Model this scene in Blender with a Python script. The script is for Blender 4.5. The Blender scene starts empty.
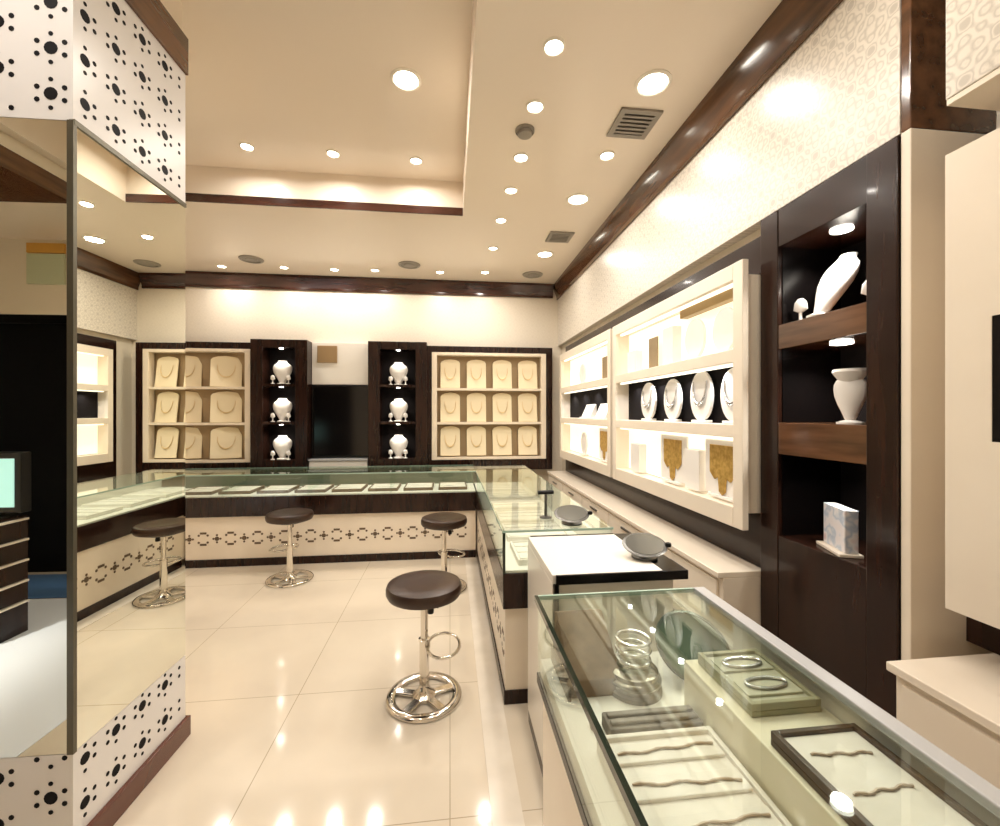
import bpy, bmesh, math, random
from mathutils import Vector, Matrix
random.seed(4)
S = bpy.context.scene
COL = S.collection
PI = math.pi

# ---------------------------------------------------------------- materials
MATS = {}
def nodes(name):
    m = bpy.data.materials.new(name); m.use_nodes = True
    nt = m.node_tree; b = nt.nodes['Principled BSDF']
    return m, nt, b
def mat(name, col, rough=.5, metal=0., coat=0., emit=None, estr=0., spec=.5, trans=0.):
    if name in MATS: return MATS[name]
    m, nt, b = nodes(name)
    b.inputs['Base Color'].default_value = (*col, 1)
    b.inputs['Roughness'].default_value = rough
    b.inputs['Metallic'].default_value = metal
    b.inputs['Specular IOR Level'].default_value = spec
    b.inputs['Coat Weight'].default_value = coat
    b.inputs['Coat Roughness'].default_value = .08
    if emit:
        b.inputs['Emission Color'].default_value = (*emit, 1)
        b.inputs['Emission Strength'].default_value = estr
    MATS[name] = m
    return m
def L(nt, a, b): nt.links.new(a, b)
def ramp(nt, fac, stops):
    r = nt.nodes.new('ShaderNodeValToRGB')
    while len(r.color_ramp.elements) < len(stops): r.color_ramp.elements.new(.5)
    for e, (p, c) in zip(r.color_ramp.elements, stops):
        e.position = p; e.color = (*c, 1)
    L(nt, fac, r.inputs[0]); return r.outputs[0]
def coords(nt, scale=(1, 1, 1), rot=(0, 0, 0)):
    t = nt.nodes.new('ShaderNodeTexCoord'); mp = nt.nodes.new('ShaderNodeMapping')
    mp.inputs['Scale'].default_value = scale; mp.inputs['Rotation'].default_value = rot
    L(nt, t.outputs['Object'], mp.inputs[0]); return mp.outputs[0]
def noise(nt, vec, sc, det=4., rough=.5):
    n = nt.nodes.new('ShaderNodeTexNoise'); n.inputs['Scale'].default_value = sc
    n.inputs['Detail'].default_value = det; n.inputs['Roughness'].default_value = rough
    L(nt, vec, n.inputs['Vector']); return n.outputs['Fac']
def mottled(name, c1, c2, sc=6., rough=.5, stretch=(1, 1, 1), coat=0., metal=0., det=4., lo=.35, hi=.65):
    m, nt, b = nodes(name)
    c = ramp(nt, noise(nt, coords(nt, stretch), sc, det), [(lo, c1), (hi, c2)])
    L(nt, c, b.inputs['Base Color']); b.inputs['Roughness'].default_value = rough
    b.inputs['Coat Weight'].default_value = coat; b.inputs['Coat Roughness'].default_value = .06
    b.inputs['Metallic'].default_value = metal
    MATS[name] = m; return m

def floor_mat():
    m, nt, b = nodes('polished_tile')
    v = coords(nt, (1, 1, 1), (0, 0, PI / 2))
    br = nt.nodes.new('ShaderNodeTexBrick'); L(nt, v, br.inputs['Vector'])
    br.inputs['Scale'].default_value = 1.; br.inputs['Mortar Size'].default_value = .0022
    br.inputs['Brick Width'].default_value = .8; br.inputs['Row Height'].default_value = .8
    br.offset = 0.
    br.inputs['Color1'].default_value = (1, 1, 1, 1); br.inputs['Color2'].default_value = (1, 1, 1, 1)
    br.inputs['Mortar'].default_value = (.62, .58, .5, 1)
    c = ramp(nt, noise(nt, coords(nt), 2.2, 6), [(.3, (.66, .575, .46)), (.7, (.72, .635, .51))])
    mx = nt.nodes.new('ShaderNodeMix'); mx.data_type = 'RGBA'; mx.blend_type = 'MULTIPLY'
    mx.inputs[0].default_value = 1
    L(nt, c, mx.inputs[6]); L(nt, br.outputs['Color'], mx.inputs[7])
    L(nt, mx.outputs[2], b.inputs['Base Color'])
    b.inputs['Roughness'].default_value = .09; b.inputs['Specular IOR Level'].default_value = .55
    MATS['floor'] = m; return m

def damask(name, ax, k=44., c1=(.52, .47, .40), c2=(.72, .66, .57), rough=.32):
    """pale wallpaper: staggered small medallions with a shimmer; ax = the two object axes of the wall"""
    m, nt, b = nodes(name)
    t = nt.nodes.new('ShaderNodeTexCoord'); sp = nt.nodes.new('ShaderNodeSeparateXYZ')
    L(nt, t.outputs['Object'], sp.inputs[0])
    def M(op, a, bb=None):
        n = nt.nodes.new('ShaderNodeMath'); n.operation = op
        for i, v in enumerate((a, bb)):
            if v is None: continue
            if isinstance(v, (int, float)): n.inputs[i].default_value = v
            else: L(nt, v, n.inputs[i])
        return n.outputs[0]
    u, w = M('MULTIPLY', sp.outputs[ax[0]], k), M('MULTIPLY', sp.outputs[ax[1]], k)
    s = M('ADD', M('MULTIPLY', M('SINE', u), M('SINE', w)), M('MULTIPLY', M('COSINE', M('MULTIPLY', u, 2.)), M('COSINE', M('MULTIPLY', w, 2.))))
    nz = noise(nt, coords(nt), 60., 3)
    f = M('ADD', M('ABSOLUTE', M('MULTIPLY', s, .6)), M('MULTIPLY', M('SUBTRACT', nz, .5), .5))
    c = ramp(nt, f, [(.18, c2), (.42, c1), (.62, c2), (.9, c1)])
    L(nt, c, b.inputs['Base Color']); b.inputs['Roughness'].default_value = rough
    MATS[name] = m; return m

def glass(name, tint=(.95, .98, .955), refl=1.0):
    m, nt, b = nodes(name); nt.nodes.remove(b)
    out = nt.nodes['Material Output']
    tr = nt.nodes.new('ShaderNodeBsdfTransparent'); tr.inputs[0].default_value = (*tint, 1)
    gl = nt.nodes.new('ShaderNodeBsdfGlossy'); gl.inputs['Roughness'].default_value = .02
    gl.inputs[0].default_value = (.9, .95, .92, 1)
    fr = nt.nodes.new('ShaderNodeLayerWeight'); fr.inputs['Blend'].default_value = .5
    pw = nt.nodes.new('ShaderNodeMath'); pw.operation = 'POWER'; pw.inputs[1].default_value = 5
    L(nt, fr.outputs['Facing'], pw.inputs[0])
    mu = nt.nodes.new('ShaderNodeMath'); mu.operation = 'MULTIPLY_ADD'; mu.inputs[1].default_value = .9 * refl; mu.inputs[2].default_value = .045 * refl
    L(nt, pw.outputs[0], mu.inputs[0])
    mx = nt.nodes.new('ShaderNodeMixShader')
    L(nt, mu.outputs[0], mx.inputs[0]); L(nt, tr.outputs[0], mx.inputs[1]); L(nt, gl.outputs[0], mx.inputs[2])
    L(nt, mx.outputs[0], out.inputs[0]); MATS[name] = m; return m

floor_m = floor_mat()
ceil_m = mat('ceiling_paint', (.82, .725, .61), .22, spec=.35)
wall_m = mat('cream_paint', (.80, .72, .59), .45)
lam_m = mottled('cream_laminate', (.79, .70, .58), (.83, .745, .625), 3., .28)
whlam_m = mat('white_laminate', (.80, .76, .69), .25)
wood_m = mottled('dark_walnut', (.013, .0055, .0038), (.026, .0098, .0058), 4., .22, (7, 7, .7), coat=.08)
wood_m.node_tree.nodes['Principled BSDF'].inputs['Specular IOR Level'].default_value = .3
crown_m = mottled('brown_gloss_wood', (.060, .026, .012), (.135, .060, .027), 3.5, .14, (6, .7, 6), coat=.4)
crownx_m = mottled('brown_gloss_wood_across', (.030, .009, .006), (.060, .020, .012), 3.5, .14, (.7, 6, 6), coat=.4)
black_m = mat('black_lacquer', (.004, .003, .003), .25, spec=.2)
blackfab_m = mat('black_velvet', (.006, .004, .004), .8, spec=.15)
mirror_m = mat('mirror_silver', (.86, .87, .80), .006, 1.)
damy_m = damask('damask_paper_side', ('Y', 'Z'))
damx_m = damask('damask_paper_back', ('X', 'Z'), c1=(.75, .675, .56), c2=(.79, .715, .60), rough=.4)
perf_m = mat('white_gloss_panel', (.72, .70, .69), .3)
hole_m = mat('black_cutout', (.005, .004, .005), .6, spec=.15)
holeb_m = mat('brown_inlay', (.13, .085, .05), .45)
glass_m = glass('clear_glass'); gtop_m = glass('counter_top_glass', (.945, .975, .95), 1.1)
gedge_m = mat('green_glass_edge', (.007, .018, .010), .1, spec=.8)
gedgel_m = mat('pale_glass_edge', (.36, .50, .42), .1, spec=.8)
chrome_m = mat('chrome', (.78, .74, .68), .1, 1.)
seat_m = mottled('brown_leather', (.024, .010, .005), (.042, .018, .009), 9., .36, coat=.05)
blackpl_m = mat('black_plastic', (.008, .008, .008), .35, spec=.3)
vel_m = mat('white_velvet', (.83, .80, .76), .75)
pad_m = mat('cream_pad', (.85, .73, .50), .6)
cell_m = mat('cream_frame', (.80, .69, .54), .4)
gold_m = mat('gold', (.80, .50, .13), .25, 1.)
silver_m = mat('silver', (.70, .70, .70), .22, 1.)
brownvel_m = mottled('brown_velvet', (.16, .105, .065), (.22, .15, .095), 30., .8)
traybrown_m = mat('brown_tray_wood', (.075, .040, .018), .35)
greyvel_m = mottled('grey_velvet', (.22, .19, .165), (.30, .265, .235), 40., .75)
traycream_m = mottled('cream_suede', (.80, .74, .67), (.86, .80, .74), 20., .7)
deck_m = mat('case_lining', (.84, .80, .73), .5)
green_m = mat('green_mirror_tint', (.14, .20, .155), .12, .6)
grey_m = mat('grey_metal', (.13, .125, .115), .3, .7)
vent_m = mat('grey_grille', (.28, .25, .21), .5)
ventd_m = mat('dark_grille', (.09, .075, .06), .6)
lens_m = mat('lamp_lens', (1, 1, 1), .3, emit=(1, .94, .80), estr=14)
ring_m = mat('lamp_ring', (.85, .80, .70), .35)
led_m = mat('led_strip', (1, 1, 1), .3, emit=(1, .91, .72), estr=1.0)
tv_m = mat('television_screen', (.004, .003, .003), .12)
blue_m = mat('blue_mat', (.06, .15, .33), .8)
daylit_m = mat('daylit_floor', (.80, .86, .95), .7)  # daylight on the entrance floor put into a cool white colour
teal_m = mat('pale_screen', (.30, .55, .52), .3, emit=(.45, .80, .76), estr=.45)
acryl_m = glass('clear_acrylic', (.82, .84, .80), 1.6)
bluegrey_m = mat('blue_grey_laminate', (.42, .42, .42), .3)

# ---------------------------------------------------------------- mesh helpers
class MB:
    def __init__(s): s.bm = bmesh.new(); s.mi = 0
    def quadset(s, vs, fs, mi=None):
        v = [s.bm.verts.new(p) for p in vs]
        for f in fs:
            try:
                fc = s.bm.faces.new([v[i] for i in f]); fc.material_index = s.mi if mi is None else mi
            except ValueError: pass
        return s
    def box(s, x0, y0, z0, x1, y1, z1, mi=None, M=None):
        vs = [Vector((x, y, z)) for x in (x0, x1) for y in (y0, y1) for z in (z0, z1)]
        if M: vs = [M @ v for v in vs]
        return s.quadset(vs, [(0, 1, 3, 2), (4, 6, 7, 5), (0, 4, 5, 1), (2, 3, 7, 6), (0, 2, 6, 4), (1, 5, 7, 3)], mi)
    def prism(s, pts, axis, a, b, mi=None):
        def P(p, t):
            return {'x': (t, p[0], p[1]), 'y': (p[0], t, p[1]), 'z': (p[0], p[1], t)}[axis]
        n = len(pts); vs = [P(p, a) for p in pts] + [P(p, b) for p in pts]
        return s.quadset(vs, [tuple(range(n)), tuple(range(2 * n - 1, n - 1, -1))] + [(i, n + i, n + (i + 1) % n, (i + 1) % n) for i in range(n)], mi)
    def lathe(s, prof, c=(0, 0, 0), seg=28, mi=None, M=None, sx=1., sy=1.):
        rows = []
        for r, z in prof:
            if r < 1e-6: rows.append([Vector((c[0], c[1], c[2] + z))])
            else: rows.append([Vector((c[0] + sx * r * math.cos(2 * PI * k / seg), c[1] + sy * r * math.sin(2 * PI * k / seg), c[2] + z)) for k in range(seg)])
        bv = [[s.bm.verts.new(M @ v if M else v) for v in r] for r in rows]
        m = s.mi if mi is None else mi
        for A, B in zip(bv, bv[1:]):
            for k in range(seg):
                k2 = (k + 1) % seg
                if len(A) == 1 and len(B) == 1: continue
                f = (A[0], B[k], B[k2]) if len(A) == 1 else (A[k], B[0], A[k2]) if len(B) == 1 else (A[k], B[k], B[k2], A[k2])
                try: s.bm.faces.new(f).material_index = m
                except ValueError: pass
        return s
    def tube(s, pts, r, seg=8, closed=False, mi=None):
        pts = [Vector(p) for p in pts]; n = len(pts); rings = []
        m = s.mi if mi is None else mi
        for i, p in enumerate(pts):
            a = pts[(i - 1) % n] if closed or i > 0 else p
            b = pts[(i + 1) % n] if closed or i < n - 1 else p
            t = (b - a).normalized()
            up = Vector((0, 0, 1)) if abs(t.z) < .9 else Vector((1, 0, 0))
            u = t.cross(up).normalized(); w = t.cross(u).normalized()
            rr = r[i] if isinstance(r, (list, tuple)) else r
            rings.append([s.bm.verts.new(p + rr * (math.cos(2 * PI * k / seg) * u + math.sin(2 * PI * k / seg) * w)) for k in range(seg)])
        for i in range(n if closed else n - 1):
            A, B = rings[i], rings[(i + 1) % n]
            for k in range(seg):
                f = s.bm.faces.new((A[k], A[(k + 1) % seg], B[(k + 1) % seg], B[k])); f.material_index = m
        if not closed:
            for rg in (rings[0], rings[-1]):
                f = s.bm.faces.new(rg); f.material_index = m
        return s
    def disc(s, c, r, n, t=.0015, seg=10, mi=None):
        """thin raised disc facing n"""
        n = Vector(n).normalized(); q = n.to_track_quat('Z', 'Y').to_matrix().to_4x4()
        M = Matrix.Translation(c) @ q
        return s.lathe([(0, t), (r, t), (r, 0)], seg=seg, mi=mi, M=M)
    def loft(s, rings, seg=20, mi=None, cap=True):
        """rings: (cx, cy, z, rx, ry)"""
        m = s.mi if mi is None else mi
        bv = [[s.bm.verts.new((cx + rx * math.cos(2 * PI * k / seg), cy + ry * math.sin(2 * PI * k / seg), z)) for k in range(seg)] for cx, cy, z, rx, ry in rings]
        for A, B in zip(bv, bv[1:]):
            for k in range(seg):
                s.bm.faces.new((A[k], A[(k + 1) % seg], B[(k + 1) % seg], B[k])).material_index = m
        if cap:
            for r in (bv[0], bv[-1]): s.bm.faces.new(r).material_index = m
        return s
    def build(s, name, mats, parent=None, smooth=False, bevel=0., kind=None):
        if not isinstance(mats, (list, tuple)): mats = [mats]
        bmesh.ops.recalc_face_normals(s.bm, faces=s.bm.faces)
        me = bpy.data.meshes.new(name)
        if parent is not None:
            o = parent; off = Vector((0, 0, 0))
            while o is not None: off += o.location; o = o.parent
            bmesh.ops.translate(s.bm, verts=s.bm.verts, vec=-off)
        s.bm.to_mesh(me); s.bm.free()
        for m in mats: me.materials.append(m)
        ob = bpy.data.objects.new(name, me); COL.objects.link(ob)
        if smooth:
            for p in me.polygons: p.use_smooth = True
            try: me.set_sharp_from_angle(angle=math.radians(42))
            except Exception: pass
        if bevel:
            b = ob.modifiers.new('soft_edges', 'BEVEL'); b.width = bevel; b.segments = 2; b.limit_method = 'ANGLE'
        if parent is not None: ob.parent = parent
        if kind: ob['kind'] = kind
        return ob
def struct(name, mb, m, **k): return mb.build(name, m, kind='structure', **k)
def tag(o, label, cat, group=None):
    o['label'] = label; o['category'] = cat
    if group: o['group'] = group
    return o
def thing(name, label, cat, loc=(0, 0, 0), group=None):
    o = bpy.data.objects.new(name, None); o.empty_display_size = .1; COL.objects.link(o); o.location = loc
    return tag(o, label, cat, group)
def dup(root, loc=None, label=None, group=None, rz=None, scale=None):
    r = root.copy(); COL.objects.link(r)
    if loc is not None: r.location = loc
    if rz is not None: r.rotation_euler = (0, 0, rz)
    if scale is not None: r.scale = scale
    if label: r['label'] = label
    if group: r['group'] = group
    for ch in list(root.children):
        c = ch.copy(); COL.objects.link(c); c.parent = r
        for g in list(ch.children):
            d = g.copy(); COL.objects.link(d); d.parent = c
    return r
def area(name, loc, size, power, col=(1, .935, .855), shape='DISK', rot=(0, 0, 0), sy=None, spread=PI):
    d = bpy.data.lights.new(name, 'AREA'); d.shape = shape; d.size = size
    if sy: d.size_y = sy
    d.energy = power; d.color = col; d.spread = spread
    o = bpy.data.objects.new(name, d); o.location = loc; o.rotation_euler = rot; COL.objects.link(o); return o

# ---------------------------------------------------------------- room
XL, XR, YF, YB, ZC, ZR = -4.5, 1.42, -1.2, 5.35, 3.12, 3.40
RX0, RX1, RY0, RY1 = -2.55, .105, -.4, 3.55          # raised ceiling recess
XN = 1.66                                            # wall behind the near joinery
struct('floor', MB().box(XL - .1, YF - .1, -.1, XN + .1, YB + .1, 0), floor_m)
c = MB()
c.box(XL, YF, ZC, RX0, YB, ZC + .05); c.box(RX1, YF, ZC, XN, YB, ZC + .05)
c.box(RX0, RY1, ZC, RX1, YB, ZC + .05); c.box(RX0, YF, ZC, RX1, RY0, ZC + .05)
c.box(RX0 - .03, RY0 - .03, ZC + .05, RX0, RY1 + .03, ZR); c.box(RX1, RY0 - .03, ZC + .05, RX1 + .03, RY1 + .03, ZR)
c.box(RX0, RY0 - .03, ZC + .05, RX1, RY0, ZR); c.box(RX0, RY1, ZC + .05, RX1, RY1 + .03, ZR)
c.box(RX0 - .03, RY0 - .03, ZR, RX1 + .03, RY1 + .03, ZR + .05)
struct('ceiling', c, ceil_m)
struct('wall_back', MB().box(XL - .1, YB, 0, XN + .1, YB + .1, ZC + .05), damx_m)
struct('wall_left', MB().box(XL - .1, YF, 0, XL, YB, ZC + .05), wall_m)
struct('wall_right', MB().box(XR, 1.78, 0, XN + .1, YB, 2.35).box(XN, YF, 0, XN + .1, 1.78, 2.35)
       .box(XN, YF, 2.35, XN + .1, YB, ZC), wall_m)
f = MB(); f.box(XL - .1, YF - .1, 2.42, XN + .1, YF, ZC + .05); f.box(-2.0, YF - .1, 0, XN + .1, YF, 2.42)
struct('wall_front', f, wall_m)
struct('door_1', MB().box(XL, YF - .08, 0, -2.0, YF - .04, 2.42).box(-3.18, YF - .04, 0, -3.12, YF - .01, 2.42).box(XL, YF - .04, 2.34, -2.0, YF - .01, 2.42), mat('door_black', (.003, .003, .0035), .6, spec=.08))
# patterned bulkhead over the wall displays, and its brown cornice
struct('trim_1', MB().box(1.36, 1.16, 2.35, XN, YB, ZC - .001), [damy_m])
struct('trim_2', MB().prism([(1.295, 3.119), (1.300, 3.09), (1.345, 2.965), (1.345, 2.935), (1.3595, 2.935), (1.3595, 3.119)], 'y', 1.16, YB - .001), crown_m)
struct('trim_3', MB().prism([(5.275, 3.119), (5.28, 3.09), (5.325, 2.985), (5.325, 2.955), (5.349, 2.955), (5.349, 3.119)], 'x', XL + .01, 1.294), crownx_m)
struct('trim_4', MB().prism([(XL + .001, 3.119), (XL + .001, 2.95), (XL + .02, 2.95), (XL + .07, 3.119)], 'y', YF, 5.27), crown_m)
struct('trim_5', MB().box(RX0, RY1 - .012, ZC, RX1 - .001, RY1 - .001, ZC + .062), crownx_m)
# near end of the bulkhead: glossy brown return above, cream return below
struct('trim_6', MB().box(1.362, 1.13, 2.352, XN, 1.159, ZC - .002), crown_m, bevel=.003)
struct('trim_7', MB().box(1.362, 1.13, 0, XN, 1.159, 2.350), lam_m, bevel=.003)
# dark backing board behind the lit wall displays
struct('trim_8', MB().box(1.395, 1.775, .80, XR, 5.1, 2.30), wood_m)

# ---------------------------------------------------------------- mirrored column
CX0, CX1, CY0, CY1 = -1.82, -1.225, 1.58, 2.16
col = thing('mirrored_column', 'square column clad in mirror with black and white perforated panels above and below', 'column', ((CX0 + CX1) / 2, (CY0 + CY1) / 2, 0))
MB().box(CX0 + .012, CY0 + .012, 0, CX1 - .012, CY1 - .002, ZR).build('core', lam_m, col)
def motif(mb, o, u, v, n, a, b, mi=1, s=1., lim=None):
    o = Vector(o); u = Vector(u); v = Vector(v)
    pts = [(0, 0, .021)] + [(0, .047, .0075), (0, -.047, .0075)] + [(sx * .042, sy * .021, .0085) for sx in (1, -1) for sy in (1, -1)]
    for p, q, r in pts:
        P = a + p * s, b + q * s
        if lim and not (lim[0] + r < P[0] < lim[1] - r and lim[2] + r < P[1] < lim[3] - r): continue
        mb.disc(o + P[0] * u + P[1] * v, r * s, n, mi=mi, seg=8 if r < .01 else 12)
def perforated(name, x0, x1, z0, z1, side):
    mb = MB()
    if side: mb.box(CX1 - .012, x0, z0, CX1, x1, z1); o, u, n = (CX1, 0, 0), (0, 1, 0), (1, 0, 0)
    else: mb.box(x0, CY0, z0, x1, CY0 + .012, z1); o, u, n = (0, CY0, 0), (1, 0, 0), (0, -1, 0)
    k = 0; a = (x0 + .045) if side else x1 - .055
    while x0 - .05 < a < x1 + .05:
        b = z0 + .085 - (.075 if k % 2 and not side else 0)
        while b < z1 + .05:
            motif(mb, o, u, (0, 0, 1), n, a, b, s=.9 if side else 1., lim=(x0, x1, z0, z1)); b += .15
        a += .132 if side else -.16; k += 1
    return mb.build(name, [perf_m, hole_m], col)
MZ0, MZ1 = .375, 2.465
perforated('perforated_panel', CX0, CX1 - .012, MZ1, 3.07, False)
perforated('perforated_panel', CX0, CX1 - .012, .0, MZ0, False)
perforated('perforated_panel', CY0, CY1, MZ1, 3.07, True)
perforated('perforated_panel', CY0, CY1, .09, MZ0, True)
MB().box(CX0, CY0, MZ0 + .002, CX1 - .014, CY0 + .012, MZ1 - .002).build('mirror_panel', mirror_m, col)
MB().box(CX1 - .012, CY0 + .012, MZ0 + .002, CX1, CY1, MZ1 - .002).build('mirror_panel', mirror_m, col)
MB().box(CX1 - .016, CY0 - .004, MZ0, CX1 + .004, CY0 + .010, MZ1).build('corner_strip', mat('dark_bronze', (.12, .11, .08), .3, .6), col)
MB().box(CX1 - .012, CY0, MZ1 - .012, CX1 + .005, CY1, MZ1 + .006).build('edge_strip', MATS['dark_bronze'], col)
MB().box(CX0, CY0 - .01, 3.07, CX1 + .012, CY1 + .005, 3.24).build('top_trim', crown_m, col, bevel=.003)
MB().box(CX1 - .01, CY0, 0, CX1 + .018, CY1 + .012, .09).build('base_trim', mat('red_brown_wood', (.10, .028, .014), .25, coat=.3), col, bevel=.003)

# ---------------------------------------------------------------- shop front corner seen in the mirror
struct('trim_9', MB().box(-3.2, .02, 3.03, -2.62, 1.3, ZC - .001), wall_m)
struct('trim_11', MB().box(-3.18, -.0, 2.91, -2.60, 1.32, 3.03), crown_m, bevel=.004)
struct('window_1', MB().box(-4.05, YF + .001, 2.70, -3.72, YF + .02, 2.98, 0).box(-4.05, YF + .001, 2.99, -3.72, YF + .022, 3.08, 1), [mat('pale_pane', (.55, .60, .42), .3), mat('amber_pane', (.62, .33, .06), .3)])
ch = thing('drawer_chest', 'dark brown chest with pale drawer lines reflected in the column mirror', 'chest of drawers', (-2.95, -.2, 0))
MB().box(-3.60, -.08, 0, -2.90, .12, .80).build('carcass', wood_m, ch, bevel=.004)
for z in (.10, .24, .38, .52, .66):
    d = MB().box(-3.58, -.06, z, -2.885, .135, z + .115).build('drawer', wood_m, ch, bevel=.003)
    MB().box(-3.58, -.06, z + .115, -2.875, .145, z + .127).build('pull', lam_m, d)
mo = thing('monitor', 'small pale teal screen in a black surround on the brown chest', 'monitor', (-2.8, -.2, .8))
MB().box(-3.2, -.06, .8, -2.95, .10, .815).box(-3.1, -.02, .815, -3.06, .02, .92).build('foot', blackpl_m, mo)
MB().box(-3.45, -.02, .84, -2.83, .05, 1.24).build('casing', blackpl_m, mo, bevel=.006)
MB().box(-3.42, .05, .88, -2.87, .055, 1.20).build('screen', teal_m, mo)
ch.location.x -= .07; mo.location.x -= .06
tag(MB().box(XL + .02, -1.15, .001, -2.5, -.62, .012).build('doormat', blue_m, bevel=.004), 'blue doormat lying in front of the dark shop door', 'doormat')
tag(MB().box(-3.6, -.60, .001, -1.9, 1.35, .008).build('daylight_sheet', daylit_m, bevel=.003), 'cool white sheet standing in for daylight on the floor by the shop door', 'daylight patch')  # added sheet; its cool white colour imitates daylight falling on the floor

# ---------------------------------------------------------------- ceiling fittings
def make_downlight(r, label):
    t = thing('downlight', label, 'ceiling light', (0, 0, 0), 'round downlights set in the ceiling')
    MB().lathe([(r * 1.28, 0), (r * 1.28, -.004), (r * 1.1, -.010), (r, -.006), (r, 0)], seg=24).build('trim_ring', ring_m, t, smooth=True)
    MB().lathe([(r * 1.0, -.0045), (r * .6, -.007), (0, -.008)], seg=24).build('lens', lens_m, t, smooth=True)
    return t
small, big = None, None
LAMPS = [  # x, y, z, radius class, label
    (.99, 2.01, ZC, 1, 'large bright downlight beside the square vent near the brown cornice'),
    (.456, 1.858, ZC, 0, 'small downlight nearest the camera in the row along the ceiling edge'),
    (.446, 2.233, ZC, 0, 'small downlight just before the smoke detector in the ceiling row'),
    (.979, 2.604, ZC, 0, 'small downlight just beyond the large square vent'),
    (.962, 3.165, ZC, 1, 'large downlight between the two ceiling vents along the brown cornice'),
    (.446, 2.688, ZC, 0, 'small downlight just beyond the smoke detector in the ceiling row'),
    (.44, 3.094, ZC, 0, 'small downlight second beyond the smoke detector in the ceiling row'),
    (.425, 3.584, ZC, 0, 'small downlight third beyond the smoke detector in the ceiling row'),
    (.42, 4.20, ZC, 0, 'small downlight fourth beyond the smoke detector in the ceiling row'),
    (.961, 4.299, ZC, 1, 'large downlight near the back corner beyond the farther square vent'),
    (.98, .9, ZC, 1, 'large downlight above the near glass counter'),
    (.45, 1.1, ZC, 0, 'small downlight above the front of the near glass counter'),
    (-.249, 2.495, ZR, 1, 'large bright downlight in the middle of the raised ceiling recess'),
    (-1.436, 3.25, ZR, 0, 'downlight in the raised ceiling near the mirrored column'),
    (-.85, 3.266, ZR, 0, 'downlight in the raised ceiling, middle of the three along its back edge'),
    (-.254, 3.285, ZR, 0, 'downlight in the raised ceiling near the corner of its back edge'),
    (-1.5, 1.0, ZR, 1, 'large downlight in the raised ceiling above the column front'),
    (-.6, .6, ZR, 1, 'large downlight in the raised ceiling above the camera'),
    (-2.497, 5.06, ZC, 0, 'small downlight above the cream pad grid beside the column'),
    (-1.831, 5.02, ZC, 0, 'small downlight above the dark bust cabinet nearer the column'),
    (-1.294, 5.03, ZC, 0, 'small downlight above the black television'),
    (-.844, 5.0, ZC, 0, 'small downlight above the dark bust cabinet farther from the column'),
    (-.114, 4.98, ZC, 0, 'small downlight above the start of the four-column pad grid'),
    (.399, 4.93, ZC, 0, 'small downlight above the middle of the four-column pad grid'),
    (-3.2, 3.6, ZC, 1, 'large downlight over the floor behind the mirrored column'),
    (-3.2, 1.2, ZC, 1, 'large unseen downlight boosted to stand in for daylight on the entrance floor'),
]
for x, y, z, k, lab in LAMPS:
    if k:
        if big is None: big = make_downlight(.068, lab); o = big
        else: o = dup(big, label=lab)
    else:
        if small is None: small = make_downlight(.038, lab); o = small
        else: o = dup(small, label=lab)
    o.location = (x, y, z)
    p = (7.5 if k else 3.6) * (7 if (x, y) == (-3.2, 1.2) else .4 if x > .9 else 1)  # unseen entrance downlight made far stronger to imitate daylight by the door
    area('downlight_beam', (x, y, z - .012), .12 if k else .07, p, spread=1.3 if (x, y) == (-3.2, 1.2) else PI * .92)
def square_vent(x, y, s, lab):
    t = thing('ceiling_vent', lab, 'air vent', (x, y, ZC), 'square air vents in the ceiling')
    MB().box(x - s, y - s, ZC - .012, x + s, y - s + .03, ZC).box(x - s, y + s - .03, ZC - .012, x + s, y + s, ZC)\
        .box(x - s, y - s + .03, ZC - .012, x - s + .03, y + s - .03, ZC).box(x + s - .03, y - s + .03, ZC - .012, x + s, y + s - .03, ZC).build('frame', vent_m, t)
    MB().box(x - s + .03, y - s + .03, ZC - .003, x + s - .03, y + s - .03, ZC - .0005).build('backing', ventd_m, t)
    for i in range(5):
        yy = y - s + .05 + i * (2 * s - .1) / 4
        MB().box(x - s + .03, yy - .004, ZC - .011, x + s - .03, yy + .012, ZC - .007).build('slat', vent_m, t)
square_vent(1.02, 2.30, .115, 'large square grey air vent beside the large bright downlight')
square_vent(1.0, 3.86, .11, 'square grey air vent farther along the brown cornice')
for x, y, lab in ((-2.078, 4.80, 'round ceiling diffuser above the dark bust cabinet nearer the column'), (-.441, 4.78, 'round ceiling diffuser above the dark bust cabinet farther from the column'), (.96, 4.95, 'round ceiling diffuser in the back corner by the brown cornice')):
    t = thing('ceiling_diffuser', lab, 'air vent', (x, y, ZC), 'round ceiling diffusers')
    MB().lathe([(.12, 0), (.115, -.01), (.09, -.014), (.085, -.004), (.06, -.004)], (x, y, ZC)).build('outer_ring', vent_m, t, smooth=True)
    MB().lathe([(.06, -.003), (.055, -.012), (0, -.014)], (x, y, ZC)).build('centre_cone', vent_m, t, smooth=True)
t = thing('smoke_detector', 'small grey smoke detector in the ceiling light row', 'smoke detector', (.426, 2.428, ZC))
MB().lathe([(.055, 0), (.055, -.012), (.05, -.016)], (.426, 2.428, ZC)).build('base', vent_m, t, smooth=True)
MB().lathe([(.045, -.015), (.04, -.032), (0, -.036)], (.426, 2.428, ZC)).build('sensor_cap', vent_m, t, smooth=True)

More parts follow.
